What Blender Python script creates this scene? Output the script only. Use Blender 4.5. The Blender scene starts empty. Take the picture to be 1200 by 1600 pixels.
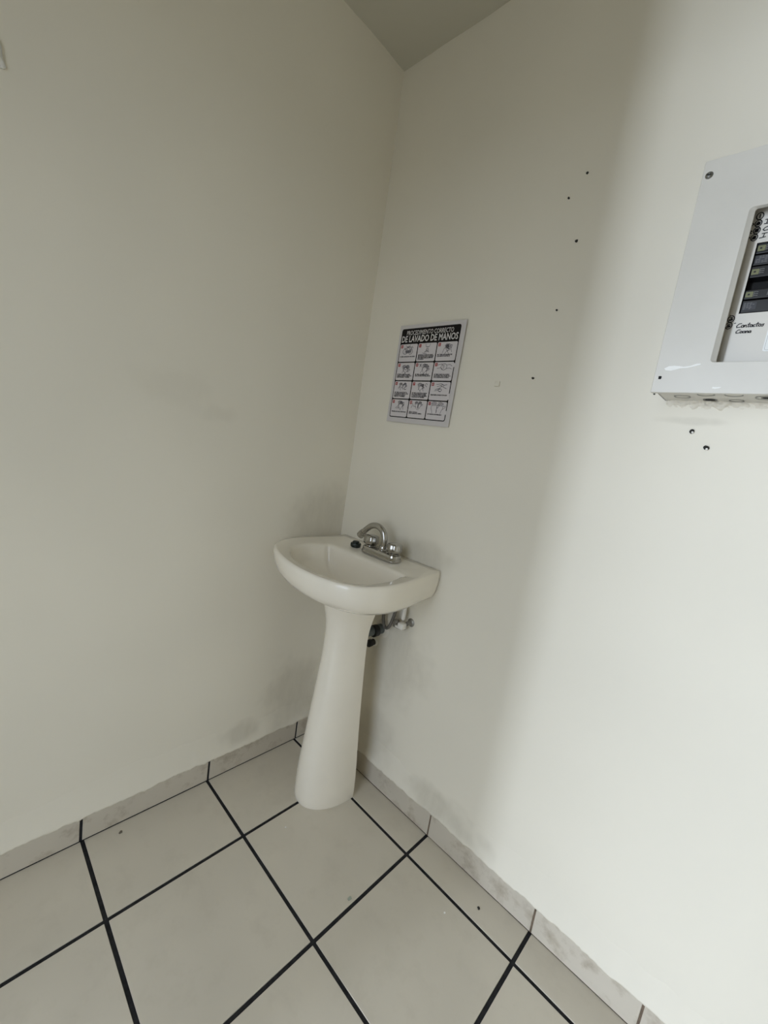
import bpy, bmesh, math, random
from mathutils import Vector, Matrix, noise

random.seed(7)
scene = bpy.context.scene
COL = scene.collection
PI = math.pi

# ------------------------------------------------------------------ camera
cam_data = bpy.data.cameras.new('camera')
cam_data.sensor_fit = 'VERTICAL'
cam_data.sensor_height = 36.0
cam_data.lens = 648.2 / 1600.0 * 36.0
cam_data.clip_start = 0.01
cam = bpy.data.objects.new('camera', cam_data)
COL.objects.link(cam)
CAM = Vector((1.1204, -1.0018, 1.1294))
cam.matrix_world = (Matrix.Translation(CAM) @ Matrix.Rotation(math.radians(42.70), 4, 'Z')
                    @ Matrix.Rotation(math.radians(81.22), 4, 'X') @ Matrix.Rotation(math.radians(8.64), 4, 'Z'))
scene.camera = cam

# ------------------------------------------------------------------ world, daylight, exposure
world = bpy.data.worlds.new('world')
scene.world = world
world.use_nodes = True
bg = world.node_tree.nodes['Background']
bg.inputs['Color'].default_value = (0.78, 0.875, 1.0, 1)
bg.inputs['Strength'].default_value = 3.0

DOOR_X0, DOOR_X1, DOOR_Y, DOOR_H = 0.45, 1.10, -1.50, 1.87

def area_light(name, loc, target, sx, sy, power, color, portal=False):
    d = bpy.data.lights.new(name, 'AREA')
    d.shape = 'RECTANGLE'
    d.size, d.size_y = sx, sy
    d.energy = power
    d.color = color
    if portal:
        d.cycles.is_portal = True
    o = bpy.data.objects.new(name, d)
    COL.objects.link(o)
    o.location = loc
    o.rotation_euler = (Vector(target) - Vector(loc)).to_track_quat('-Z', 'Y').to_euler()
    return o

# sky seen through the doorway behind the photographer
area_light('doorway_portal', ((DOOR_X0 + DOOR_X1) / 2, DOOR_Y - 0.16, DOOR_H / 2),
           ((DOOR_X0 + DOOR_X1) / 2, 0, DOOR_H / 2), DOOR_X1 - DOOR_X0, DOOR_H, 1, (1, 1, 1), portal=True)
# added narrow lamp outside the doorway, sets the sharp shadow edge on the wall
area_light('added_narrow_lamp', (-0.13, -4.8, 0.95), (0.60, 0.0, 1.4), 0.18, 1.6, 62, (0.78, 0.875, 1.0))
area_light('added_wide_lamp', (-0.62, -4.8, 0.95), (0.60, 0.0, 1.4), 0.80, 1.6, 85, (0.78, 0.875, 1.0))  # added wide lamp, brightens the right wall gradually past that edge

vs = scene.view_settings
vs.view_transform = 'Standard'
vs.look = 'None'
vs.exposure = 0.24
vs.gamma = 1.0
vs.use_curve_mapping = False
scene.cycles.max_bounces = 12
scene.cycles.diffuse_bounces = 10
scene.cycles.glossy_bounces = 6
scene.cycles.sample_clamp_indirect = 8.0
scene.cycles.use_light_tree = False

# ------------------------------------------------------------------ material helpers
def new_mat(name, color, rough=0.5, metal=0.0, coat=0.0, spec=0.5):
    m = bpy.data.materials.new(name)
    m.use_nodes = True
    b = m.node_tree.nodes['Principled BSDF']
    b.inputs['Base Color'].default_value = (*color, 1)
    b.inputs['Roughness'].default_value = rough
    b.inputs['Metallic'].default_value = metal
    b.inputs['Coat Weight'].default_value = coat
    b.inputs['Specular IOR Level'].default_value = spec
    return m

class NT:
    def __init__(self, m):
        self.t = m.node_tree
        self.b = self.t.nodes['Principled BSDF']
    def n(self, kind, **kw):
        nd = self.t.nodes.new(kind)
        for k, v in kw.items():
            if k.startswith('i_'):
                nd.inputs[k[2:].replace('_', ' ')].default_value = v
            else:
                setattr(nd, k, v)
        return nd
    def l(self, a, b):
        self.t.links.new(a, b)
    def coord(self, scale=None):
        c = self.n('ShaderNodeTexCoord')
        if scale is None:
            return c.outputs['Object']
        mp = self.n('ShaderNodeMapping')
        mp.inputs['Scale'].default_value = scale
        self.l(c.outputs['Object'], mp.inputs['Vector'])
        return mp.outputs['Vector']
    def noise(self, vec, scale, detail=4, rough=0.5):
        nd = self.n('ShaderNodeTexNoise')
        nd.inputs['Scale'].default_value = scale
        nd.inputs['Detail'].default_value = detail
        nd.inputs['Roughness'].default_value = rough
        self.l(vec, nd.inputs['Vector'])
        return nd.outputs['Fac']
    def ramp(self, fac, stops):
        r = self.n('ShaderNodeValToRGB')
        e = r.color_ramp.elements
        while len(e) < len(stops):
            e.new(0.5)
        for q, (p, c) in zip(e, stops):
            q.position = p
            q.color = (*c, 1) if len(c) == 3 else c
        self.l(fac, r.inputs['Fac'])
        return r.outputs['Color']
    def mix(self, fac, a, b, mode='MIX'):
        m = self.n('ShaderNodeMix', data_type='RGBA', blend_type=mode)
        for s, v in ((m.inputs[0], fac), (m.inputs[6], a), (m.inputs[7], b)):
            if hasattr(v, 'links'):
                self.l(v, s)
            elif isinstance(v, (int, float)):
                s.default_value = v
            else:
                s.default_value = (*v, 1)
        return m.outputs[2]
    def math(self, op, a, b=0.0, clamp=False):
        m = self.n('ShaderNodeMath', operation=op, use_clamp=clamp)
        for s, v in ((m.inputs[0], a), (m.inputs[1], b)):
            if hasattr(v, 'links'):
                self.l(v, s)
            else:
                s.default_value = v
        return m.outputs[0]
    def blob(self, pos, c, r, nz=None, amt=0.5):
        """soft-edged stain mask: 1 inside an ellipsoid of centre c and radii r, 0 outside"""
        mp = self.n('ShaderNodeMapping', vector_type='POINT')
        mp.inputs['Location'].default_value = [-a / b for a, b in zip(c, r)]
        mp.inputs['Scale'].default_value = [1 / b for b in r]
        self.l(pos, mp.inputs['Vector'])
        ln = self.n('ShaderNodeVectorMath', operation='LENGTH')
        self.l(mp.outputs['Vector'], ln.inputs[0])
        d = ln.outputs['Value']
        if nz is not None:
            d = self.math('ADD', d, self.math('MULTIPLY', self.math('SUBTRACT', nz, 0.5), amt * 4))
        mr = self.n('ShaderNodeMapRange', interpolation_type='SMOOTHSTEP')
        mr.inputs['From Min'].default_value = 1.15
        mr.inputs['From Max'].default_value = 0.35
        self.l(d, mr.inputs['Value'])
        return mr.outputs['Result']
    def bump(self, h, strength, dist=0.01, prev=None):
        b = self.n('ShaderNodeBump')
        b.inputs['Strength'].default_value = strength
        b.inputs['Distance'].default_value = dist
        self.l(h, b.inputs['Height'])
        if prev is not None:
            self.l(prev, b.inputs['Normal'])
        self.l(b.outputs['Normal'], self.b.inputs['Normal'])
        return b.outputs['Normal']

M = {}
# painted plaster: off-white, faintly uneven, with damp stains of their own shape
def plaster(name, base, stains):
    m = new_mat(name, base, 0.62, spec=0.3)
    t = NT(m)
    p = t.coord()
    mid = t.noise(p, 10, 2, 0.65)
    big = t.noise(p, 2.2, 1, 0.5)
    col = t.ramp(big, [(0.3, tuple(c * 0.94 for c in base)), (0.7, base)])
    if stains:
        mott = t.math('ADD', 0.35, t.noise(t.coord((34, 34, 11)), 1.0, 4, 0.7))
        for c, r, tint, k, amt in stains:
            f = t.math('MULTIPLY', t.math('MULTIPLY', t.blob(p, c, r, mid, amt), k), mott, True)
            col = t.mix(f, col, tint)
    t.l(col, t.b.inputs['Base Color'])
    t.bump(mid, 0.16, 0.008)
    return m

CREAM = (0.805, 0.768, 0.675)
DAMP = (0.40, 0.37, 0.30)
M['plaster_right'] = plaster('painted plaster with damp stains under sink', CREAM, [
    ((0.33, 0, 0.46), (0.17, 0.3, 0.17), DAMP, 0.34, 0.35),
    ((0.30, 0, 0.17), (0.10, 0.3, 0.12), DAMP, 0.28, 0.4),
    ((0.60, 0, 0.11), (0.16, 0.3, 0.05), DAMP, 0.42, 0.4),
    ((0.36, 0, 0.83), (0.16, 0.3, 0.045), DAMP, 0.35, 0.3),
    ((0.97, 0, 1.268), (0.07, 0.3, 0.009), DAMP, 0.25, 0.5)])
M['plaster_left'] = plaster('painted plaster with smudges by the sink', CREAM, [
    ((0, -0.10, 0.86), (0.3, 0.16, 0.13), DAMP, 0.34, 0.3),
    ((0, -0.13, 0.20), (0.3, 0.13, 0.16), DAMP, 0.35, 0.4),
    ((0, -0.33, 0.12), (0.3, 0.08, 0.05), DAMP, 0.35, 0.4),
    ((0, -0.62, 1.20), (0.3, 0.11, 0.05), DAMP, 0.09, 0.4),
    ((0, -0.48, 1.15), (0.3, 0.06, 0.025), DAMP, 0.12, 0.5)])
M['plaster'] = plaster('plain painted plaster', CREAM, [])
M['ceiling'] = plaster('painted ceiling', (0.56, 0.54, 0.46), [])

def tile_mat(name, base, dirt, k, rough):
    m = new_mat(name, base, rough, spec=0.5)
    t = NT(m)
    p = t.coord()
    inf = t.n('ShaderNodeObjectInfo')
    off = t.n('ShaderNodeVectorMath', operation='ADD')
    t.l(p, off.inputs[0])
    sc = t.n('ShaderNodeVectorMath', operation='SCALE')
    sc.inputs[0].default_value = (7.1, 3.3, 5.7)
    t.l(inf.outputs['Random'], sc.inputs['Scale'])
    t.l(sc.outputs[0], off.inputs[1])
    q = off.outputs[0]
    a = t.noise(q, 5, 2, 0.6)
    col = t.ramp(a, [(0.3, tuple(c * 0.93 for c in base)), (0.7, base)])
    d = t.ramp(t.noise(q, 16, 4, 0.68), [(0.52, (0, 0, 0)), (0.72, (1, 1, 1))])
    col = t.mix(t.math('MULTIPLY', d, k), col, dirt)
    t.l(col, t.b.inputs['Base Color'])
    return m
M['tile'] = tile_mat('beige glazed floor tile', (0.645, 0.60, 0.515), (0.42, 0.38, 0.31), 0.16, 0.34)
M['base_tile'] = tile_mat('beige skirting tile, scuffed', (0.58, 0.535, 0.46), (0.33, 0.28, 0.215), 0.75, 0.42)

def grout_mat(name, c):
    m = new_mat(name, c, 0.9, spec=0.2)
    t = NT(m)
    p = t.coord()
    t.l(t.ramp(t.noise(p, 45, 6, 0.7), [(0.35, tuple(x * 0.6 for x in c)), (0.75, tuple(x * 1.7 for x in c))]), t.b.inputs['Base Color'])
    t.bump(t.noise(p, 160, 4), 0.5, 0.002)
    return m
M['grout'] = grout_mat('near-black floor grout', (0.022, 0.022, 0.024))
M['grout_brown'] = grout_mat('brown skirting grout', (0.15, 0.115, 0.085))

def ceramic():
    m = new_mat('bone glazed ceramic', (0.765, 0.735, 0.665), 0.13, coat=0.3)
    t = NT(m)
    p = t.coord()
    t.l(t.ramp(t.noise(p, 7, 5), [(0.3, (0.83, 0.785, 0.70)), (0.7, (0.87, 0.825, 0.735))]), t.b.inputs['Base Color'])
    t.l(t.ramp(t.noise(p, 30, 4), [(0.3, (0.11,) * 3), (0.8, (0.22,) * 3)]), t.b.inputs['Roughness'])
    return m
M['ceramic'] = ceramic()

def chrome():
    m = new_mat('worn chrome', (0.46, 0.45, 0.43), 0.12, metal=1.0)
    t = NT(m)
    p = t.coord()
    t.l(t.ramp(t.noise(p, 60, 5), [(0.35, (0.08,) * 3), (0.75, (0.26,) * 3)]), t.b.inputs['Roughness'])
    return m
M['chrome'] = chrome()
M['steel'] = new_mat('dull steel', (0.30, 0.30, 0.29), 0.35, metal=1.0)
M['brass_dull'] = new_mat('grey corroded metal', (0.30, 0.29, 0.27), 0.45, metal=0.8)
M['rubber'] = new_mat('dark green-black rubber', (0.008, 0.016, 0.012), 0.4)
M['pipe_grey'] = new_mat('slate grey plastic pipe', (0.10, 0.115, 0.12), 0.45)
M['pipe_black'] = new_mat('black plastic nut', (0.012, 0.012, 0.012), 0.5)
M['white_plastic'] = new_mat('white plastic', (0.78, 0.77, 0.74), 0.35)
M['mortar'] = plaster('rough cement mortar', (0.76, 0.715, 0.62), [])
M['caulk'] = new_mat('pale caulk', (0.62, 0.59, 0.53), 0.8)
M['dark_hole'] = new_mat('dark hole lining', (0.02, 0.019, 0.017), 0.9)

def braided():
    m = new_mat('braided grey hose', (0.16, 0.15, 0.135), 0.5, metal=0.3)
    t = NT(m)
    p = t.coord()
    w = t.n('ShaderNodeTexWave', wave_type='BANDS', bands_direction='DIAGONAL')
    w.inputs['Scale'].default_value = 160
    t.l(p, w.inputs['Vector'])
    t.l(t.ramp(w.outputs['Fac'], [(0.2, (0.09, 0.085, 0.075)), (0.8, (0.22, 0.21, 0.19))]), t.b.inputs['Base Color'])
    t.bump(w.outputs['Fac'], 0.3, 0.001)
    return m
M['hose'] = braided()

def enamel():
    m = new_mat('light grey enamelled steel', (0.62, 0.625, 0.61), 0.38)
    t = NT(m)
    p = t.coord()
    t.l(t.ramp(t.noise(p, 9, 5), [(0.3, (0.595, 0.575, 0.53)), (0.7, (0.635, 0.615, 0.57))]), t.b.inputs['Base Color'])
    t.bump(t.noise(p, 220, 2), 0.06, 0.0006)
    return m
M['enamel'] = enamel()
M['plate'] = new_mat('off-white enamelled plate', (0.66, 0.635, 0.585), 0.4)
M['breaker'] = new_mat('black moulded plastic', (0.006, 0.0065, 0.008), 0.35)
M['slot'] = new_mat('black empty slot', (0.003, 0.003, 0.003), 0.8)
M['green_label'] = new_mat('yellow-green rating label', (0.17, 0.175, 0.085), 0.5)
M['grey_print'] = new_mat('grey moulded print', (0.035, 0.036, 0.045), 0.5)
M['pale_print'] = new_mat('pale print', (0.14, 0.14, 0.14), 0.5)
M['ink'] = new_mat('black marker ink', (0.006, 0.006, 0.01), 0.5)
M['sticker'] = new_mat('white sticker', (0.80, 0.81, 0.80), 0.4)
M['sticker_line'] = new_mat('grey sticker line', (0.45, 0.46, 0.46), 0.5)
M['white_paint'] = new_mat('dried white paint', (0.85, 0.85, 0.83), 0.5)
M['paper'] = new_mat('laminated poster paper', (0.60, 0.575, 0.58), 0.38)
M['panel_paper'] = new_mat('printed panel white', (0.64, 0.605, 0.625), 0.42)
M['print_black'] = new_mat('printed black', (0.008, 0.006, 0.006), 0.6, spec=0.2)
M['print_red'] = new_mat('printed red', (0.36, 0.035, 0.04), 0.45)
M['print_grey'] = new_mat('printed grey line', (0.13, 0.125, 0.15), 0.5)
M['print_white'] = new_mat('printed white', (0.62, 0.60, 0.60), 0.45)
M['concrete'] = new_mat('outdoor concrete', (0.26, 0.25, 0.235), 0.85)
M['speck'] = new_mat('dark dirt', (0.03, 0.028, 0.025), 0.8)
M['brown_speck'] = new_mat('brown dirt', (0.16, 0.14, 0.11), 0.8)
M['green_smudge'] = new_mat('faint green smudge', (0.36, 0.40, 0.34), 0.5)

# ------------------------------------------------------------------ mesh helpers
def link_mesh(name, bm, mat, parent=None, smooth=False):
    me = bpy.data.meshes.new(name)
    bm.normal_update()
    bm.to_mesh(me)
    bm.free()
    me.materials.append(M[mat] if isinstance(mat, str) else mat)
    if smooth:
        for p in me.polygons:
            p.use_smooth = True
        if smooth is not True:
            me.set_sharp_from_angle(angle=math.radians(smooth))
    o = bpy.data.objects.new(name, me)
    COL.objects.link(o)
    if parent is not None:
        o.parent = parent
        o.matrix_parent_inverse = parent.matrix_world.inverted()
    return o

def empty(name, loc):
    o = bpy.data.objects.new(name, None)
    o.empty_display_size = 0.05
    o.location = loc
    COL.objects.link(o)
    o.matrix_world = Matrix.Translation(loc)
    return o

def tag(o, label=None, cat=None, group=None, kind=None):
    for k, v in (('label', label), ('category', cat), ('group', group), ('kind', kind)):
        if v:
            o[k] = v
    return o

def box(bm, lo, hi, bevel=0.0, seg=2):
    r = bmesh.ops.create_cube(bm, size=1.0)
    vs_ = r['verts']
    c = [(a + b) / 2 for a, b in zip(lo, hi)]
    s = [abs(b - a) for a, b in zip(lo, hi)]
    for v in vs_:
        v.co = Vector((c[0] + v.co.x * s[0], c[1] + v.co.y * s[1], c[2] + v.co.z * s[2]))
    if bevel > 0:
        es = list({e for v in vs_ for e in v.link_edges})
        bmesh.ops.bevel(bm, geom=es, offset=bevel, segments=seg, affect='EDGES', profile=0.5)
    return bm

def box_obj(name, lo, hi, mat, parent=None, bevel=0.0, seg=2, smooth=False):
    bm = bmesh.new()
    box(bm, lo, hi, bevel, seg)
    return link_mesh(name, bm, mat, parent, smooth)

def rings(bm, loops, close_ends=(True, True)):
    """bridge a list of closed loops of equal length"""
    vv = [[bm.verts.new(p) for p in lp] for lp in loops]
    n = len(vv[0])
    for a, b in zip(vv[:-1], vv[1:]):
        for i in range(n):
            j = (i + 1) % n
            bm.faces.new((a[i], a[j], b[j], b[i]))
    if close_ends[0]:
        bm.faces.new(vv[0][::-1])
    if close_ends[1]:
        bm.faces.new(vv[-1])
    return vv

def frame_of(d):
    d = Vector(d).normalized()
    u = d.orthogonal().normalized()
    return u, d.cross(u)

def lathe(bm, origin, axis, prof, n=24, caps=(True, True), phase=0.0):
    u, w = frame_of(axis)
    ax = Vector(axis).normalized()
    o = Vector(origin)
    lp = []
    for r, h in prof:
        lp.append([o + ax * h + (u * math.cos(phase + 2 * PI * k / n) + w * math.sin(phase + 2 * PI * k / n)) * r for k in range(n)])
    rings(bm, lp, caps)
    bmesh.ops.recalc_face_normals(bm, faces=bm.faces)
    return bm

def catmull(pts, per=8, closed=False):
    P = [Vector(p) for p in pts]
    n = len(P)
    out = []
    rng = range(n if closed else n - 1)
    for i in rng:
        if closed:
            a, b, c, d = P[(i - 1) % n], P[i], P[(i + 1) % n], P[(i + 2) % n]
        else:
            a = P[i - 1] if i > 0 else P[i] * 2 - P[i + 1]
            b, c = P[i], P[i + 1]
            d = P[i + 2] if i + 2 < n else P[i + 1] * 2 - P[i]
        for k in range(per):
            t = k / per
            out.append(0.5 * ((2 * b) + (c - a) * t + (2 * a - 5 * b + 4 * c - d) * t * t + (3 * b - a - 3 * c + d) * t ** 3))
    if not closed:
        out.append(P[-1].copy())
    return out

def tube(bm, path, radius, n=14, caps=True):
    P = [Vector(p) for p in path]
    t0 = (P[1] - P[0]).normalized()
    u = t0.orthogonal().normalized()
    lp = []
    for i, p in enumerate(P):
        t = (P[min(i + 1, len(P) - 1)] - P[max(i - 1, 0)]).normalized()
        u = (u - t * u.dot(t)).normalized()
        w = t.cross(u)
        r = radius(i / (len(P) - 1)) if callable(radius) else radius
        lp.append([p + (u * math.cos(2 * PI * k / n) + w * math.sin(2 * PI * k / n)) * r for k in range(n)])
    rings(bm, lp, (caps, caps))
    bmesh.ops.recalc_face_normals(bm, faces=bm.faces)
    return bm

class Sheet:
    """a flat print plane: (a, b) metres -> world; `out` is the facing direction"""
    def __init__(self, origin, ax, up, out):
        self.o, self.ax, self.up, self.out = (Vector(v) for v in (origin, ax, up, out))
    def at(self, a, b, h=0.0):
        return self.o + self.ax * a + self.up * b + self.out * h

def plate(bm, sh, outline, h0, h1):
    """extruded flat outline on a sheet (outline counter-clockwise seen from the front)"""
    lo = [bm.verts.new(sh.at(a, b, h0)) for a, b in outline]
    hi = [bm.verts.new(sh.at(a, b, h1)) for a, b in outline]
    n = len(lo)
    bm.faces.new(hi)
    bm.faces.new(lo[::-1])
    for i in range(n):
        j = (i + 1) % n
        bm.faces.new((lo[i], lo[j], hi[j], hi[i]))
    bmesh.ops.recalc_face_normals(bm, faces=bm.faces)

def rrect(x0, y0, x1, y1, r, n=4):
    out = []
    for cx, cy, a0 in ((x1 - r, y0 + r, -90), (x1 - r, y1 - r, 0), (x0 + r, y1 - r, 90), (x0 + r, y0 + r, 180)):
        for k in range(n + 1):
            a = math.radians(a0 + 90 * k / n)
            out.append((cx + r * math.cos(a), cy + r * math.sin(a)))
    return out

def stroke(bm, sh, pts, w, h):
    """an inked line: flat ribbon on a sheet"""
    for (a0, b0), (a1, b1) in zip(pts[:-1], pts[1:]):
        d = Vector((a1 - a0, b1 - b0))
        if d.length < 1e-7:
            continue
        d.normalize()
        nx, ny = -d.y * w / 2, d.x * w / 2
        ex, ey = d.x * w * 0.3, d.y * w * 0.3
        q = [(a0 - ex + nx, b0 - ey + ny), (a0 - ex - nx, b0 - ey - ny), (a1 + ex - nx, b1 + ey - ny), (a1 + ex + nx, b1 + ey + ny)]
        f = bm.faces.new([bm.verts.new(sh.at(a, b, h)) for a, b in q])
        if f.calc_center_median().dot(Vector((0, 0, 0))) is None:
            pass

def arc(cx, cy, rx, ry, a0=0, a1=360, n=14):
    return [(cx + rx * math.cos(math.radians(a0 + (a1 - a0) * k / n)), cy + ry * math.sin(math.radians(a0 + (a1 - a0) * k / n))) for k in range(n + 1)]

def text_mesh(name, body, size, sh, a, b, h, mat, parent, align='LEFT', offset=0.0, xscale=1.0, spacing=1.0, leading=1.0, fit=None):
    cu = bpy.data.curves.new(name, 'FONT')
    cu.body = body
    cu.size = size
    cu.align_x = align
    cu.offset = offset
    cu.space_character = spacing
    cu.space_line = leading
    cu.resolution_u = 2
    tmp = bpy.data.objects.new(name + '_tmp', cu)
    COL.objects.link(tmp)
    dg = bpy.context.evaluated_depsgraph_get()
    me = bpy.data.meshes.new_from_object(tmp.evaluated_get(dg))
    bpy.data.objects.remove(tmp)
    bpy.data.curves.remove(cu)
    me.name = name
    if fit:
        wd = max(v.co.x for v in me.vertices) - min(v.co.x for v in me.vertices)
        xscale = fit / wd
    for v in me.vertices:
        v.co = sh.at(a + v.co.x * xscale, b + v.co.y, h)
    me.materials.clear()
    me.materials.append(M[mat])
    o = bpy.data.objects.new(name, me)
    COL.objects.link(o)
    if parent:
        o.parent = parent
        o.matrix_parent_inverse = parent.matrix_world.inverted()
    return o

# ------------------------------------------------------------------ the room
ROOM_X, H = 1.90, 2.291

def wavy_wall(name, ax_from, ax_to, plane, mat, nu=90, nv=100, amp=0.0022):
    """an uneven plastered wall. plane 'x' -> left wall (x=0), 'y' -> right wall (y=0)"""
    bm = bmesh.new()
    grid = []
    for i in range(nu + 1):
        row = []
        s = ax_from + (ax_to - ax_from) * i / nu
        for k in range(nv + 1):
            z = (H + 0.01) * k / nv
            q = Vector((s * 2.3, z * 1.5, 3.1 if plane == 'x' else 9.7))
            d = amp * (noise.noise(q) + 0.5 * noise.noise(q * 2.7) + 0.25 * noise.noise(q * 6.1))
            co = (d, s, z) if plane == 'x' else (s, d, z)
            row.append(bm.verts.new(co))
        grid.append(row)
    for i in range(nu):
        for k in range(nv):
            bm.faces.new((grid[i][k], grid[i + 1][k], grid[i + 1][k + 1], grid[i][k + 1]))
    for f in bm.faces:
        f.normal_update()
    want = Vector((1, 0, 0)) if plane == 'x' else Vector((0, -1, 0))
    if bm.faces[:][0].normal.dot(want) < 0:
        bmesh.ops.reverse_faces(bm, faces=bm.faces)
    # body behind the skin
    if plane == 'x':
        box(bm, (-0.15, min(ax_from, ax_to), 0), (-0.006, max(ax_from, ax_to), H + 0.01))
    else:
        box(bm, (min(ax_from, ax_to), 0.006, 0), (max(ax_from, ax_to), 0.15, H + 0.01))
    return tag(link_mesh(name, bm, mat, None, 30), kind='structure')

wall_left = wavy_wall('wall_left', 0.004, -1.66, 'x', 'plaster_left')
wall_right = wavy_wall('wall_right', -0.004, ROOM_X + 0.1, 'y', 'plaster_right')
tag(box_obj('wall_side', (ROOM_X, -1.66, 0), (ROOM_X + 0.12, -0.004, H), 'plaster'), kind='structure')
bm = bmesh.new()
box(bm, (-0.006, DOOR_Y - 0.15, 0), (DOOR_X0, DOOR_Y, H))
box(bm, (DOOR_X1, DOOR_Y - 0.15, 0), (ROOM_X, DOOR_Y, H))
box(bm, (DOOR_X0, DOOR_Y - 0.15, DOOR_H), (DOOR_X1, DOOR_Y, H))
tag(link_mesh('wall_front', bm, 'plaster'), kind='structure')

# ceiling with a slightly uneven edge
bm = bmesh.new()
g = []
for i in range(41):
    row = []
    for k in range(41):
        x = -0.05 + (ROOM_X + 0.1) * i / 40
        y = 0.05 - 1.75 * k / 40
        z = H + 0.006 * noise.noise(Vector((x * 4, y * 4, 2.2))) + 0.004 * noise.noise(Vector((x * 11, y * 11, 5.2)))
        row.append(bm.verts.new((x, y, z)))
    g.append(row)
for i in range(40):
    for k in range(40):
        bm.faces.new((g[i][k], g[i][k + 1], g[i + 1][k + 1], g[i + 1][k]))
box(bm, (-0.15, -1.66, H + 0.02), (ROOM_X + 0.12, 0.15, H + 0.12))
bmesh.ops.recalc_face_normals(bm, faces=bm.faces)
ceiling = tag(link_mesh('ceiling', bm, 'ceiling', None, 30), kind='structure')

# floor: dark grout bed with each tile on it
T_S, T_A, T_B, JOINT = 0.33, 0.1028, 0.2485, 0.0092
floor = tag(box_obj('floor', (-0.05, -1.66, -0.06), (ROOM_X + 0.05, 0.05, -0.0022), 'grout'), kind='structure')
tag(box_obj('ground_outside', (-14, -25, -0.12), (16, -1.66, -0.03), 'concrete'), kind='structure')
xs = [0.004, T_B] + [T_B + T_S * k for k in range(1, 7)]
xs = [x for x in xs if x < ROOM_X] + [ROOM_X]
ys = [-0.004, -T_A] + [-T_A - T_S * k for k in range(1, 6)]
ys = [y for y in ys if y > -1.64] + [-1.655]
tile_mesh = {}
for i in range(len(xs) - 1):
    for k in range(len(ys) - 1):
        w = round(xs[i + 1] - xs[i] - JOINT, 4)
        d = round(ys[k] - ys[k + 1] - JOINT, 4)
        if w < 0.02 or d < 0.02:
            continue
        key = (w, d)
        if key not in tile_mesh:
            bm = bmesh.new()
            box(bm, (-w / 2, -d / 2, -0.008), (w / 2, d / 2, 0), 0.0006, 1)
            me = bpy.data.meshes.new('floor_tile')
            bm.to_mesh(me)
            bm.free()
            me.materials.append(M['tile'])
            tile_mesh[key] = me
        o = bpy.data.objects.new('floor_tile', tile_mesh[key])
        COL.objects.link(o)
        o.parent = floor
        o.location = ((xs[i] + xs[i + 1]) / 2, (ys[k] + ys[k + 1]) / 2, random.uniform(-0.0004, 0.0004))
        o.rotation_euler = (random.uniform(-.0008, .0008), random.uniform(-.0008, .0008), random.uniform(-.0015, .0015))

# specks lying on the floor tiles
def speck(name, x, y, r, mat, parent, hgt=0.0015):
    bm = bmesh.new()
    pts = [(x + r * random.uniform(.6, 1.2) * math.cos(2 * PI * k / 9), y + r * random.uniform(.6, 1.2) * math.sin(2 * PI * k / 9)) for k in range(9)]
    sh = Sheet((0, 0, 0.0004), (1, 0, 0), (0, 1, 0), (0, 0, 1))
    plate(bm, sh, pts, 0, hgt)
    return link_mesh(name, bm, mat, parent)
for x, y, r, mat in ((0.793, -0.063, 0.0042, 'speck'), (0.742, -0.143, 0.0024, 'white_paint'), (0.041, -0.683, 0.0042, 'brown_speck'), (0.299, -0.327, 0.0022, 'white_paint'), (0.563, -0.308, 0.0050, 'green_smudge')):
    speck('dirt_speck', x, y, r, mat, floor)

# skirting tiles
B_T, B_H = 0.010, 0.076
def skirting(name, side, cuts, joint_mat, gaps):
    base = None
    lo_s, hi_s = min(cuts), max(cuts)
    if side == 'x':
        base = box_obj(name, (0.001, lo_s, 0.0), (B_T - 0.002, hi_s, B_H - 0.003), joint_mat)
    else:
        base = box_obj(name, (lo_s, -B_T + 0.002, 0.0), (hi_s, -0.001, B_H - 0.003), joint_mat)
    tag(base, kind='structure')
    for i, (a, b) in enumerate(zip(cuts[:-1], cuts[1:])):
        a2, b2 = (a, b) if a < b else (b, a)
        ga = gaps
        lo_, hi_ = a2 + ga / 2, b2 - ga / 2
        hh = B_H + random.uniform(-.0015, .0015)
        if side == 'x':
            box_obj('skirting_tile', (0.002, lo_, 0.0030), (B_T, hi_, hh), 'base_tile', base, 0.0009, 1)
        else:
            box_obj('skirting_tile', (lo_, -B_T, 0.0022), (hi_, -0.002, hh), 'base_tile', base, 0.0009, 1)
    return base
bl = skirting('baseboard_left', 'x', [-0.0105, -0.0985, -0.4315, -0.7665, -1.10, -1.43, -1.50], 'grout', 0.0068)
br = skirting('baseboard_right', 'y', [0.0, 0.25, 0.580, 0.909, 1.1446, 1.47, 1.80, ROOM_X], 'grout_brown', 0.0045)

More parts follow.
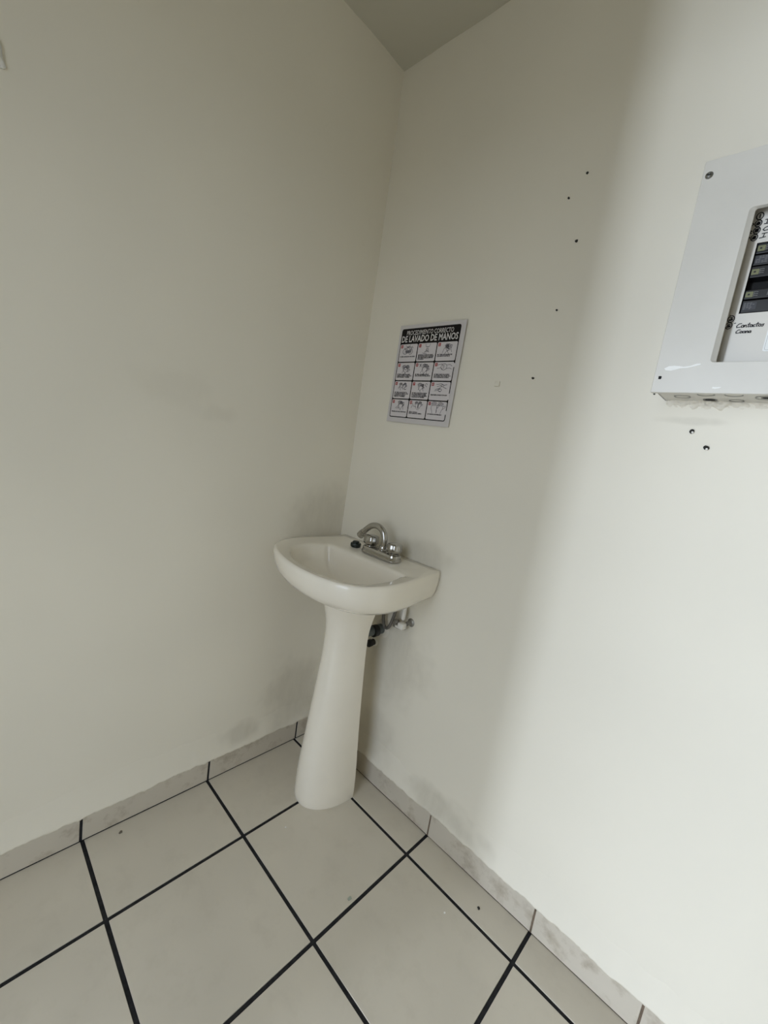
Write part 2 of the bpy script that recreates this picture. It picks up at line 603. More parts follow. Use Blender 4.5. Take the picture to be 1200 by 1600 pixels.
# ragged plaster lip running over the top of the skirting
def plaster_lip(name, side, s0, s1, mat, parent, seed):
    bm = bmesh.new()
    n = int(abs(s1 - s0) / 0.006)
    rows = []
    for i in range(n + 1):
        s = s0 + (s1 - s0) * i / n
        q = Vector((s * 9, seed, 0))
        f = noise.noise(q) * 0.5 + noise.noise(q * 4.1) * 0.35 + noise.noise(q * 13.0) * 0.28
        lip = B_H - 0.004 + 0.012 * f
        out = B_T + 0.0016 + 0.0010 * noise.noise(q * 2.3)
        top = 0.19 + 0.05 * noise.noise(q * 0.7)
        prof = [(-0.004, top), (0.0012, lip + 0.065 + 0.015 * noise.noise(q * 2.1)), (0.0045 + 0.0015 * noise.noise(q * 3.3), lip + 0.030), (out - 0.002, lip + 0.011), (out, lip + 0.004), (out - 0.0004, lip), (B_T - 0.003, lip - 0.0015)]
        rows.append([bm.verts.new((o, s, z) if side == 'x' else (s, -o, z)) for o, z in prof])
    for a, b in zip(rows[:-1], rows[1:]):
        for k in range(len(a) - 1):
            bm.faces.new((a[k], a[k + 1], b[k + 1], b[k]))
    for f in bm.faces:
        f.normal_update()
    want = Vector((1, 0, .2)) if side == 'x' else Vector((0, -1, .2))
    if sum(f.normal.dot(want) for f in bm.faces) < 0:
        bmesh.ops.reverse_faces(bm, faces=bm.faces)
    return link_mesh(name, bm, mat, parent, True)
plaster_lip('plaster_lip', 'x', -0.012, -1.49, 'plaster_left', wall_left, 1.7)
plaster_lip('plaster_lip', 'y', 0.004, ROOM_X - 0.01, 'plaster_right', wall_right, 6.3)

# nail holes and plugs in the right wall
def nail_hole(x, z, r, rim=False):
    bm = bmesh.new()
    sh = Sheet((x, -0.0032, z), (1, 0, 0), (0, 0, 1), (0, -1, 0))
    pts = [(r * random.uniform(.75, 1.15) * math.cos(2 * PI * k / 10), r * random.uniform(.7, 1.1) * math.sin(2 * PI * k / 10)) for k in range(10)]
    plate(bm, sh, pts, -0.004, 0.0)
    o = link_mesh('nail_hole', bm, 'dark_hole', wall_right)
    if rim:
        bm = bmesh.new()
        lathe(bm, (x + r * .40, -0.0005, z - r * .50), (0, -1, 0), [(r * .42, 0), (r * .42, 0.0040), (r * .3, 0.0045), (r * .2, 0.004)], 12)
        link_mesh('wall_plug', bm, 'white_plastic', wall_right, 40)
    return o
for x, z, r in ((.6574, 1.8008, .0026), (.6251, 1.7579, .0023), (.6642, 1.6572, .0032), (.6502, 1.5077, .0023), (.6246, 1.3508, .0030), (.893, 1.318, .0016)):
    nail_hole(x, z, r)
nail_hole(.9716, 1.2488, .0046, True)
nail_hole(1.0003, 1.2195, .0048, True)
# small raised patch of filler beside the poster, and a pale lump far left
box_obj('filler_patch', (.522, -.0038, 1.330), (.536, .001, 1.343), 'plaster_right', wall_right, .0012, 2, True)
bm = bmesh.new()
sh = Sheet((0.0, -0.922, 1.677), (0, -1, 0), (0, 0, 1), (1, 0, 0))
plate(bm, sh, [(0, 0), (.006, -.004), (.03, -.002), (.03, .040), (.010, .038), (.006, .026), (.005, .012)], -0.002, 0.006)
bmesh.ops.bevel(bm, geom=list(bm.edges), offset=.0015, segments=2, affect='EDGES')
link_mesh('plaster_lump', bm, 'white_paint', wall_left, True)

# ------------------------------------------------------------------ pedestal sink
sink = empty('pedestal_sink', (0.25, -0.17, 0.0))
tag(sink, 'bone white ceramic pedestal sink standing in the room corner', 'sink')
SCX = 0.252
RIM = 0.796
OUT = [(0.460, -0.004), (0.468, -0.070), (0.480, -0.150), (0.486, -0.215), (0.482, -0.270), (0.464, -0.320), (0.428, -0.354),
       (0.372, -0.376), (0.302, -0.385), (0.228, -0.380), (0.152, -0.362), (0.090, -0.336), (0.044, -0.300), (0.016, -0.252), (0.006, -0.195),
       (0.010, -0.130), (0.018, -0.065), (0.026, -0.004)]
def outline(ctrl, per=8):
    front = catmull([Vector((x, y, 0)) for x, y in ctrl], per)
    x0, x1 = ctrl[-1][0], ctrl[0][0]
    nb = 24
    back = [Vector((x0 + (x1 - x0) * k / nb, ctrl[0][1], 0)) for k in range(1, nb)]
    return front + back
outer = outline(OUT)
NO = len(outer)
INN = [(0.405, -0.128), (0.432, -0.158), (0.444, -0.210), (0.441, -0.265), (0.428, -0.308), (0.390, -0.335),
       (0.335, -0.348), (0.275, -0.350), (0.210, -0.340), (0.150, -0.318), (0.106, -0.284), (0.085, -0.240), (0.084, -0.195), (0.098, -0.158), (0.130, -0.130)]
def resample(loop, n, closed=True):
    pts = loop + ([loop[0]] if closed else [])
    ds = [0]
    for a, b in zip(pts[:-1], pts[1:]):
        ds.append(ds[-1] + (b - a).length)
    out = []
    for k in range(n):
        s = ds[-1] * k / n
        i = max(j for j in range(len(ds) - 1) if ds[j] <= s)
        t = (s - ds[i]) / max(ds[i + 1] - ds[i], 1e-9)
        out.append(pts[i].lerp(pts[i + 1], t))
    return out
inner0 = catmull([Vector((x, y, 0)) for x, y in INN], 8, True)
# match inner loop to the outer one by angle about the bowl centre
BC = Vector((0.262, -0.225, 0))
def by_angle(loop, dirs):
    out = []
    for d in dirs:
        best = None
        for a, b in zip(loop, loop[1:] + loop[:1]):
            e = b - a
            den = d.x * e.y - d.y * e.x
            if abs(den) < 1e-12:
                continue
            w = a - BC
            t = (w.x * e.y - w.y * e.x) / den
            s = (w.x * d.y - w.y * d.x) / den
            if t > 0 and -1e-6 <= s <= 1 + 1e-6:
                if best is None or t < best:
                    best = t
        out.append(BC + d * best)
    return out
dirs = [(p - BC).normalized() for p in outer]
inner = by_angle(inner0, dirs)
def oring(sx, sy, z, zb=0.0):
    lift = 0.006 * min(1.0, max(0.0, (RIM - z) / 0.08))
    back = 0.045 * max(0.0, (0.705 - z) / 0.07)
    return [Vector((SCX + (p.x - SCX) * sx, p.y * sy if p.y < -0.0045 else p.y, z + zb * max(0, 1 + p.y / 0.12) + lift * max(0.0, min(1.0, (-p.y - 0.15 + 0.18 * min(1.0, max(0.0, (0.33 - p.x) / 0.12))) / 0.2)) + back * max(0.0, 1.0 + p.y / 0.13))) for p in outer]
def mixring(t, z, zb=0.0):
    return [Vector((a.x + (b.x - a.x) * t, a.y + (b.y - a.y) * t, z + zb * max(0, 1 + a.y / 0.12))) for a, b in zip(outer, inner)]
def bring(s, z, dy=0.0):
    return [Vector((BC.x + (p.x - BC.x) * s, BC.y + dy + (p.y - BC.y) * s, z)) for p in inner]
bm = bmesh.new()
L = [oring(.30, .42, .668), oring(.42, .50, .676), oring(.60, .64, .6855), oring(.77, .78, .694), oring(.88, .875, .7035), oring(.94, .935, .717),
     oring(.974, .970, .735), oring(.992, .990, .757), oring(1.0, 1.0, .778), oring(.999, .999, RIM - .008), oring(.993, .993, RIM - .003),
     oring(.984, .985, RIM, .003), mixring(.22, RIM - .0005, .004), mixring(.5, RIM - .003, .003), mixring(.84, RIM - .0045), mixring(.94, RIM - .006),
     bring(1.0, RIM - .0095), bring(.985, RIM - .016), bring(.966, RIM - .032, .001), bring(.93, RIM - .052, .003), bring(.85, RIM - .069, .006), bring(.70, RIM - .086, .012),
     bring(.47, RIM - .097, .020), bring(.29, RIM - .103, .022), bring(.13, RIM - .105, .022)]
rings(bm, L, (True, True))
bmesh.ops.recalc_face_normals(bm, faces=bm.faces)
basin = link_mesh('basin', bm, 'ceramic', sink, True)
bm = bmesh.new()
lathe(bm, (BC.x, BC.y + .022, RIM - .1055), (0, 0, 1), [(.024, 0), (.024, .0025), (.020, .0035), (.016, .001), (.005, .0005)], 24)
link_mesh('drain', bm, 'chrome', basin, 40)
# pedestal: D-shaped hollow column, open at the back
bm = bmesh.new()
KEYS = [(0.0, .091, .152, -.099), (.05, .0895, .153, -.099), (.107, .087, .150, -.101), (.24, .0785, .132, -.107), (.377, .0705, .1165, -.111),
        (.49, .0635, .107, -.112), (.555, .0625, .106, -.112), (.595, .067, .112, -.110), (.635, .0755, .125, -.107), (.672, .083, .138, -.105)]
def ped_at(z):
    for a, b in zip(KEYS[:-1], KEYS[1:]):
        if a[0] <= z <= b[0]:
            t = (z - a[0]) / (b[0] - a[0])
            i = KEYS.index(a)
            p0 = KEYS[max(i - 1, 0)]
            p3 = KEYS[min(i + 2, len(KEYS) - 1)]
            out = []
            for j in (1, 2, 3):
                m0 = (b[j] - p0[j]) / max(b[0] - p0[0], 1e-6) * (b[0] - a[0])
                m1 = (p3[j] - a[j]) / max(p3[0] - a[0], 1e-6) * (b[0] - a[0])
                out.append((2 * t**3 - 3 * t**2 + 1) * a[j] + (t**3 - 2 * t**2 + t) * m0 + (-2 * t**3 + 3 * t**2) * b[j] + (t**3 - t**2) * m1)
            return out
lps = []
NZ, NA = 60, 44
for i in range(NZ + 1):
    z = 0.672 * i / NZ
    a, b, yb = ped_at(min(z, .6719))
    f = 1.0
    if i == 0:
        f = 0.985
    lp = []
    e = 0.93
    for k in range(NA + 1):
        t = PI * k / NA
        c, s = math.cos(t), math.sin(t)
        lp.append(Vector((0.25 + f * a * math.copysign(abs(c) ** e, c), yb - f * b * abs(s) ** e, z)))
    for k in range(NA, -1, -1):
        t = PI * k / NA
        lp.append(Vector((0.25 + (a - .012) * math.cos(t), yb + .0015 - (b - .0135) * math.sin(t), z)))
    lps.append(lp)
rings(bm, lps)
bmesh.ops.recalc_face_normals(bm, faces=bm.faces)
link_mesh('pedestal', bm, 'ceramic', sink, 50)

# ------------------------------------------------------------------ faucet
DECK = RIM - .0005
faucet = empty('faucet', (0.275, -0.072, DECK))
tag(faucet, 'chrome two-handle faucet with curved spout on the sink deck', 'faucet')
FY = -0.070
def stadium(xa, xb, y, r, n=10):
    out = []
    for k in range(n + 1):
        t = -PI / 2 + PI * k / n
        out.append((xb + r * math.cos(t), y + r * math.sin(t)))
    for k in range(n + 1):
        t = PI / 2 + PI * k / n
        out.append((xa + r * math.cos(t), y + r * math.sin(t)))
    return out
bm = bmesh.new()
lp = []
for r, z in ((.0255, 0), (.0265, .002), (.0265, .005), (.0245, .0075), (.0245, .010), (.0235, .0108), (.0235, .017), (.0215, .0205), (.018, .022)):
    lp.append([Vector((x, y, DECK + z)) for x, y in stadium(.224, .326, FY, r)])
rings(bm, lp)
bmesh.ops.recalc_face_normals(bm, faces=bm.faces)
link_mesh('base_plate', bm, 'chrome', faucet, 35)
for kx in (.2245, .3255):
    bm = bmesh.new()
    lathe(bm, (kx, FY, DECK + .0205), (0, 0, 1), [(.017, 0), (.017, .004), (.013, .0055)], 24)
    prof = [(.0185, .005), (.0235, .009), (.0245, .0125), (.0235, .030), (.0205, .0335), (.012, .0355), (.004, .036)]
    n = 32
    lp = []
    for r, h in prof:
        ring = []
        for k in range(n):
            t = 2 * PI * k / n
            rr = r * (1 - (.10 * (0.5 - 0.5 * math.cos(8 * t)) if r > .015 else 0))
            ring.append(Vector((kx + rr * math.cos(t), FY + rr * math.sin(t), DECK + .0205 + h)))
        lp.append(ring)
    rings(bm, lp)
    bmesh.ops.recalc_face_normals(bm, faces=bm.faces)
    link_mesh('knob', bm, 'chrome', faucet, 45)
bm = bmesh.new()
lathe(bm, (.2795, FY, DECK + .020), (0, 0, 1), [(.0145, 0), (.0145, .004), (.0125, .006), (.0125, .013), (.011, .015)], 24)
link_mesh('spout_collar', bm, 'chrome', faucet, 40)
bm = bmesh.new()
path = [(.2800, FY, DECK + .030), (.2808, FY, .838), (.2800, FY, .852), (.2745, FY, .8665), (.2640, FY, .8775), (.2490, FY, .8838),
        (.2330, FY, .8842), (.2170, FY, .8790), (.2030, FY, .8690), (.1920, FY, .8590), (.1830, FY, .8490)]
tube(bm, catmull(path, 5), .0098, 18)
spout = link_mesh('spout', bm, 'chrome', faucet, 50)
bm = bmesh.new()
d = Vector((.1830 - .1920, 0, .8490 - .8590)).normalized()
lathe(bm, Vector((.1860, FY, .8525)), d, [(.0100, 0), (.0118, .001), (.0118, .008), (.0128, .0085), (.0128, .022), (.0115, .0235), (.009, .0235), (.009, .018)], 24)
link_mesh('aerator', bm, 'chrome', spout, 40)

# black stopper on the deck
bm = bmesh.new()
lathe(bm, (.1615, -.0745, RIM - .001), (0, 0, 1), [(.0150, 0), (.0172, .003), (.0174, .011), (.0160, .0135), (.011, .014), (.0108, .0185), (.009, .0198), (.003, .0200)], 28)
tag(link_mesh('sink_stopper', bm, 'rubber', None, 40), 'black rubber sink stopper lying on the deck left of faucet', 'stopper')

# ------------------------------------------------------------------ plumbing below the sink
dp = empty('drain_pipe', (.262, -.05, .48))
tag(dp, 'slate grey drain pipe entering the wall behind the pedestal', 'pipe')
bm = bmesh.new()
tube(bm, catmull([(.250, -.172, .640), (.250, -.172, .56), (.250, -.166, .505), (.252, -.145, .485), (.254, -.122, .502), (.258, -.100, .530), (.263, -.07, .537), (.270, .003, .537)], 6), .0165, 18)
link_mesh('trap_tube', bm, 'pipe_grey', dp, 50)
bm = bmesh.new()
lathe(bm, (.2695, -.048, .5365), (.004, 1, 0), [(.018, 0), (.0198, .002), (.0198, .018), (.018, .020)], 20)
link_mesh('slip_nut', bm, 'pipe_black', dp, 40)
bm = bmesh.new()
lathe(bm, (.270, .002, .537), (0, -1, 0), [(.031, 0), (.031, .0035), (.026, .0075), (.0195, .009)], 24)
link_mesh('wall_flange', bm, 'caulk', dp, 40)
# capped outlet a hand lower
oc = empty('capped_outlet', (.247, 0, .478))
tag(oc, 'small black capped outlet low on the wall behind the pedestal', 'outlet')
bm = bmesh.new()
lathe(bm, (.2440, .002, .4780), (0, -1, 0), [(.0105, 0), (.0105, .020), (.0125, .021), (.0125, .033), (.009, .035)], 18)
link_mesh('cap', bm, 'pipe_black', oc, 40)
bm = bmesh.new()
lathe(bm, (.2440, .002, .4780), (0, -1, 0), [(.0150, 0), (.0150, .006), (.0125, .0085), (.010, .0085)], 18)
link_mesh('washer', bm, 'white_plastic', oc, 40)

hose = bmesh.new()
tube(hose, catmull([(.302, -.036, .655), (.297, -.034, .636), (.290, -.030, .603), (.2885, -.024, .575), (.296, -.022, .5585), (.309, -.023, .560), (.322, -.026, .580), (.332, -.028, .612), (.337, -.028, .640), (.338, -.028, .660)], 6), .0052, 12)
tag(link_mesh('supply_hose', hose, 'hose', None, 50), 'grey braided supply hose looping under the sink', 'hose')

sv = empty('shutoff_valve', (.355, 0, .59))
tag(sv, 'metal shutoff valve with white handle on the wall under sink', 'valve')
bm = bmesh.new()
lathe(bm, (.3425, -.024, .578), (0, 0, 1), [(.007, 0), (.0105, .002), (.0105, .012), (.009, .014), (.0085, .024), (.006, .026)], 6)
lathe(bm, (.3425, -.024, .586), (1, .12, .1), [(.0095, -.004), (.0105, .004), (.0105, .016), (.008, .018), (.008, .034)], 12)
link_mesh('valve_body', bm, 'brass_dull', sv, 40)
bm = bmesh.new()
lathe(bm, (.382, .002, .604), (0, -1, 0), [(.0135, 0), (.0135, .003), (.010, .006), (.007, .007), (.007, .022)], 20)
link_mesh('escutcheon', bm, 'brass_dull', sv, 40)
bm = bmesh.new()
lathe(bm, (.3665, -.024, .612), (0, 0, 1), [(.004, 0), (.007, .004), (.007, .058), (.006, .060)], 14)
link_mesh('riser_tube', bm, 'white_plastic', sv, 40)
bm = bmesh.new()
box(bm, (.3610, -.042, .586), (.3830, -.020, .606), .004, 2)
box(bm, (.3480, -.036, .583), (.3660, -.028, .590), .002, 2)
link_mesh('handle', bm, 'white_plastic', sv, 40)

# ------------------------------------------------------------------ breaker panel
PX0, PX1, PZ0, PZ1, PD = 0.9082, 1.250, 1.3025, 1.6900, 0.100
OX0, OX1, OZ0, OZ1 = 0.9868, 1.170, 1.3545, 1.5978
panel = empty('breaker_panel', (1.08, 0.0, PZ0))
tag(panel, 'light grey electrical breaker panel mounted on the right wall', 'breaker panel')
# enclosure: open-fronted box behind the cover
bm = bmesh.new()
EX0, EX1, EZ0, EZ1 = PX0 + .0065, PX1 - .0065, PZ0 + .0035, PZ1 - .0045
for lo, hi in (((EX0, -PD + .002, EZ0), (EX1, .004, EZ0 + .0015)), ((EX0, -PD + .002, EZ1 - .0015), (EX1, .004, EZ1)),
               ((EX0, -PD + .002, EZ0), (EX0 + .0015, .004, EZ1)), ((EX1 - .0015, -PD + .002, EZ0), (EX1, .004, EZ1)), ((EX0, .001, EZ0), (EX1, .004, EZ1))):
    box(bm, lo, hi)
enclosure = link_mesh('enclosure', bm, 'enamel', panel)
# cover with a rounded opening and sloped lip
bm = bmesh.new()
sh = Sheet((0, -PD, 0), (1, 0, 0), (0, 0, 1), (0, -1, 0))
NQ = 8
def rr_loop(x0, z0, x1, z1, r, h):
    return [sh.at(a, b, h) for a, b in rrect(x0, z0, x1, z1, r, NQ)]
r_out = rr_loop(PX0, PZ0, PX1, PZ1, .0012, -.0010)
lps = [rr_loop(PX0 + .0015, PZ0 + .0015, PX1 - .0015, PZ1 - .0015, .0012, -.0085), rr_loop(PX0, PZ0, PX1, PZ1, .0014, -.0085), r_out,
       rr_loop(PX0 + .0008, PZ0 + .0008, PX1 - .0008, PZ1 - .0008, .0012, 0.0),
       rr_loop(OX0 - .0006, OZ0 - .0006, OX1 + .0006, OZ1 + .0006, .0062, 0.0), rr_loop(OX0, OZ0, OX1, OZ1, .006, -.0006),
       rr_loop(OX0 + .0068, OZ0 + .0008, OX1 - .0068, OZ1 - .0010, .0035, -.0050), rr_loop(OX0 + .0074, OZ0 + .0012, OX1 - .0074, OZ1 - .0014, .003, -.0065),
       rr_loop(OX0 + .0062, OZ0 + .0002, OX1 - .0062, OZ1 - .0004, .003, -.0065)]
rings(bm, lps, (False, False))
bmesh.ops.recalc_face_normals(bm, faces=bm.faces)
cover = link_mesh('cover', bm, 'enamel', panel, 25)
# recessed dead front with a slot for the breakers
DF = -PD + .0320
BX0, BX1, BZ0, BZ1 = 1.0040, 1.150, 1.4418, 1.5542
bm = bmesh.new()
sd = Sheet((0, DF, 0), (1, 0, 0), (0, 0, 1), (0, -1, 0))
RX0, RX1, RZ0, RZ1 = OX0 - .020, OX1 + .020, OZ0 - .020, OZ1 + .030
for x0, z0, x1, z1 in ((RX0, RZ0, RX1, BZ0), (RX0, BZ1, RX1, RZ1), (RX0, BZ0, BX0, BZ1), (BX1, BZ0, RX1, BZ1)):
    box(bm, (x0, DF, z0), (x1, DF + .0012, z1))
dead = link_mesh('dead_front', bm, 'plate', panel)
box_obj('breaker_slot', (BX0 - .002, DF + .022, BZ0 - .002), (BX1 + .002, DF + .024, BZ1 + .002), 'slot', panel)
ROWS = [(1.5536, 1.5360, 'g'), (1.5354, 1.5178, 'p'), (1.5172, 1.4984, 'g'), (1.4796, 1.4640, 'g'), (1.4630, 1.4424, 'p')]
for zt, zb, kind in ROWS:
    b = box_obj('breaker', (BX0 + .0012, DF - .0005, zb + .0005), (BX1 - .0012, DF + .021, zt - .0005), 'breaker', panel, .0012, 2)
    h = 0.0006
    zc = (zt + zb) / 2
    if kind == 'g':
        bm = bmesh.new()
        plate(bm, sd, rrect(BX0 + .0028, zc - .0045, BX0 + .0125, zc + .0042, .0008, 2), h, h + .0003)
        lab = link_mesh('rating_label', bm, 'green_label', b)
        bm = bmesh.new()
        plate(bm, sd, rrect(BX0 + .0055, zc - .0014, BX0 + .0085, zc + .0012, .0004, 2), h + .0003, h + .0005)
        link_mesh('test_dot', bm, 'ink', b)
        bm = bmesh.new()
        for q in range(3):
            stroke(bm, sd, [(BX0 + .0142, zc + .0034 - q * .0030), (BX0 + .0165, zc + .0036 - q * .0030), (BX0 + .0185, zc + .0030 - q * .003)], .0011, h + .0003)
        stroke(bm, sd, [(BX0 + .0135, zc - .004), (BX0 + .0135, zc + .004)], .0007, h + .0003)
        for q in range(2):
            stroke(bm, sd, [(BX0 + .0310 + q * .0028, zc - .0035), (BX0 + .0314 + q * .0028, zc + .0035)], .0012, h + .0003)
        link_mesh('rating_print', bm, 'pale_print', b)
    else:
        bm = bmesh.new()
        plate(bm, sd, rrect(BX0 + .0035, zc - .0060, BX0 + .0205, zc + .0062, .0008, 2), h, h + .0003)
        link_mesh('moulded_plate', bm, 'grey_print', b)
        bm = bmesh.new()
        rnd = random.Random(int(zt * 1e4))
        for q in range(5):
            for w in range(4):
                if rnd.random() < .75:
                    x = BX0 + .0045 + w * .0038
                    z = zc - .0045 + q * .0023
                    stroke(bm, sd, [(x, z), (x + rnd.uniform(.0012, .003), z + .0002)], .0011, h + .0005)
        link_mesh('moulded_print', bm, 'pale_print', b)
    bm = bmesh.new()
    box(bm, (BX0 + .062, DF - .008, zb + .005), (BX0 + .076, DF + .002, zt - .005), .0015, 2)
    link_mesh('toggle', bm, 'breaker', b)
# cover screws; the lower left hole has lost its screw
def screw(x, z):
    bm = bmesh.new()
    lathe(bm, (x, -PD + .0002, z), (0, -1, 0), [(.0058, 0), (.0058, .0008), (.0048, .0022), (.0026, .0034), (.0024, .0028)], 20)
    s = link_mesh('screw', bm, 'steel', panel, 40)
    bm = bmesh.new()
    box(bm, (x - .0032, -PD - .0037, z - .0005), (x + .0032, -PD - .0031, z + .0005))
    link_mesh('screw_slot', bm, 'slot', s)
screw(.9182, 1.6655)
screw(PX1 - .010, 1.6655)
screw(PX1 - .010, 1.3285)
bm = bmesh.new()
sf = Sheet((0, -PD, 0), (1, 0, 0), (0, 0, 1), (0, -1, 0))
plate(bm, sf, rrect(.9155, 1.3262, .9205, 1.3318, .0012, 3), .0000, .0004)
sh_ = link_mesh('screw_hole', bm, 'slot', panel)
bm = bmesh.new()
plate(bm, sf, rrect(.9125, 1.3260, .9158, 1.3305, .0012, 3), .0000, .0005)
link_mesh('hole_edge_plate', bm, 'plate', panel)  # small pale plate at the left edge of the screw hole
# paint on the cover
bm = bmesh.new()
pts = [(.9215, 1.3450), (.9245, 1.3418), (.932, 1.3410), (.939, 1.3425), (.946, 1.3446), (.956, 1.3455), (.966, 1.3476), (.9745, 1.3502), (.9742, 1.3526),
       (.968, 1.3520), (.960, 1.3486), (.950, 1.3474), (.944, 1.3488), (.936, 1.3496), (.928, 1.3490)]
plate(bm, sf, pts, .0002, .0007)
link_mesh('paint_smear', bm, 'white_paint', panel)
bm = bmesh.new()
plate(bm, sf, [(.9985, 1.3108), (1.003, 1.3098), (1.009, 1.3112), (1.0115, 1.3132), (1.004, 1.3126), (.9995, 1.3130)], .0002, .0007)
link_mesh('paint_smear', bm, 'white_paint', panel)
# knockouts in the underside
su = Sheet((0, 0, EZ0), (1, 0, 0), (0, 1, 0), (0, 0, -1))
def knockout(x, y, r, open_=False):
    bm = bmesh.new()
    for a0, a1 in ((12, 168), (192, 348)):
        stroke(bm, su, arc(x, y, r, r, a0, a1, 14), .0022, .0004)
    k = link_mesh('knockout', bm, 'pipe_grey', enclosure)
    if open_:
        bm = bmesh.new()
        plate(bm, su, arc(x, y, r * .75, r * .75, 0, 345, 23), .0001, .0005)
        link_mesh('knockout_hole', bm, 'slot', enclosure)
for x, y, r, op in ((.950, -.046, .0125, False), (.9885, -.071, .0125, False), (1.0275, -.071, .0125, False), (1.071, -.050, .016, False), (1.115, -.071, .0125, False),
                    (.990, -.020, .0105, True), (1.0285, -.018, .0105, False), (1.071, -.050, .008, True)):
    knockout(x, y, r, op)
bm = bmesh.new()
plate(bm, su, [(.9175, -.094), (.925, -.094), (.926, -.082), (.919, -.081)], .0002, .0006)
link_mesh('rust_spot', bm, 'slot', enclosure)
# rough mortar packed under the enclosure where it meets the wall
bm = bmesh.new()
rnd = random.Random(5)
nx = 160
rows = []
for i in range(nx + 1):
    x = EX0 + .003 + (EX1 - EX0) * i / nx
    row = []
    for k in range(9):
        t = k / 8
        q = Vector((x * 60, t * 5, 1.3))
        amp = 1.0 if x < 1.02 else .55
        y = .003 - (.009 + .012 * noise.noise(Vector((x * 95, t * 4.5, 8.1))) + .006 * noise.noise(Vector((x * 230, t * 9, 3.1)))) * (1 - t) * amp
        z = EZ0 + .002 - t * (.020 + .008 * noise.noise(Vector((x * 70, 7, 2)))) + .004 * noise.noise(q * 1.6) * amp
        row.append(bm.verts.new((x, y, z)))
    rows.append(row)
for a, b in zip(rows[:-1], rows[1:]):
    for k in range(8):
        bm.faces.new((a[k], b[k], b[k + 1], a[k + 1]))
bmesh.ops.recalc_face_normals(bm, faces=bm.faces)
for f in bm.faces:
    f.normal_update()
if sum(f.normal.y for f in bm.faces) > 0:
    bmesh.ops.reverse_faces(bm, faces=bm.faces)
link_mesh('mortar_fillet', bm, 'mortar', wall_right, True)

# handwriting on the dead front
INKH = .0004
si = Sheet((-0.01457, DF, -0.01468), (1.013, 0, 0), (0, 0, 1.013), (0, -1, 0))
def ink(name, strokes, w=.00125):
    bm = bmesh.new()
    for s in strokes:
        stroke(bm, si, s, w, INKH)
    return link_mesh(name, bm, 'ink', dead)
def ring_no(x, z, r, digit, filled=0):
    st = [arc(x, z, r * .92, r * 1.1, 60, 440, 18)]
    D = {'1': [[(0, .6), (0, -.6)]], '4': [[(-.1, .6), (-.45, -.1), (.4, -.1)], [(.2, .4), (.1, -.6)]], '6': [[(.3, .6), (-.3, .1), (-.3, -.4), (.2, -.5), (.3, -.1), (-.2, 0)]],
         '8': [[(.3, .4), (-.2, .5), (-.2, .2), (.3, -.2), (.2, -.5), (-.3, -.4), (-.2, -.1), (.3, .4)]], '3': [[(-.4, .5), (.3, .5), (0, .1), (.35, -.2), (0, -.55), (-.4, -.4)]],
         '5': [[(.4, .5), (-.3, .5), (-.3, .1), (.3, 0), (.2, -.5), (-.4, -.5)]]}[digit]
    for s in D:
        st.append([(x + a * r * .9, z + b * r * .95) for a, b in s])
    for k in range(filled):
        st.append([(x - r * .5, z - r * .5 + k * r * .3), (x + r * .5, z - r * .35 + k * r * .32)])
    return st
S_ = []
S_ += ring_no(1.0000, 1.5908, .0048, '1')
S_ += ring_no(1.0003, 1.5797, .0046, '4', 3)
S_ += ring_no(1.0006, 1.5688, .0046, '6', 4)
S_ += ring_no(.9996, 1.5582, .0046, '8', 3)
S_ += [[(.9925, 1.5810), (.9945, 1.5800), (.9925, 1.5775)], [(.9925, 1.5700), (.9945, 1.5690), (.9920, 1.5670), (.9945, 1.5655)], [(.9905, 1.5600), (.9935, 1.5598), (.9915, 1.5560)]]
S_ += [[(1.0105, 1.5905), (1.0115, 1.5900)], [(1.0165, 1.5960), (1.0165, 1.5880), (1.0140, 1.5870)],
       [(1.0085, 1.5835), (1.0145, 1.5840)], [(1.0115, 1.5838), (1.0108, 1.5772)], [(1.0080, 1.5772), (1.0135, 1.5772)],
       [(1.0140, 1.5725), (1.0105, 1.5712), (1.0085, 1.5685), (1.0105, 1.5665), (1.0145, 1.5672)],
       [(1.0085, 1.5622), (1.0150, 1.5625)], [(1.0118, 1.5622), (1.0108, 1.5562)], [(1.0065, 1.5558), (1.0140, 1.5566)]]
ink('circuit_list', S_, .0014)
S_ = ring_no(.9975, 1.4300, .0048, '3', 2) + ring_no(.9965, 1.4192, .0048, '5', 2)
S_ += [[(.9945, 1.4365), (.9952, 1.4360)], [(1.0033, 1.4225), (1.0040, 1.4223)], [(1.0045, 1.4228), (1.0052, 1.4226)]]
def script_word(word, x, z, s, slant=.15):
    G = {'C': (1.0, [[(.9, 1.0), (.4, .95), (.05, .45), (.2, .02), (.9, .10)]]),
         'o': (.62, [arc(.3, .3, .26, .28, 80, 440, 9)]),
         'n': (.62, [[(.05, .55), (.05, .02), (.1, .35), (.3, .58), (.45, .4), (.5, .02), (.6, .06)]]),
         't': (.55, [[(.28, 1.05), (.22, .1), (.45, .02)], [(.0, .68), (.55, .72)]]),
         'a': (.64, [arc(.28, .28, .24, .26, 60, 420, 9), [(.52, .52), (.5, .05), (.62, .03)]]),
         'c': (.52, [[(.48, .5), (.2, .52), (.06, .25), (.2, .02), (.5, .08)]]),
         's': (.55, [[(.48, .55), (.15, .5), (.4, .25), (.35, .02), (.02, .03)]]),
         'i': (.32, [[(.12, .55), (.12, .05), (.28, .04)]])}
    out = []
    cx = x
    for ch in word:
        w, ss = G[ch]
        for st in ss:
            out.append([(cx + (a + slant * b) * s, z + b * s) for a, b in st])
        cx += w * s
    return out
S_ += script_word('Contactos', 1.0068, 1.4150, .0063)
S_ += script_word('Cocina', 1.0080, 1.4058, .0055)
ink('circuit_note', S_, .0013)
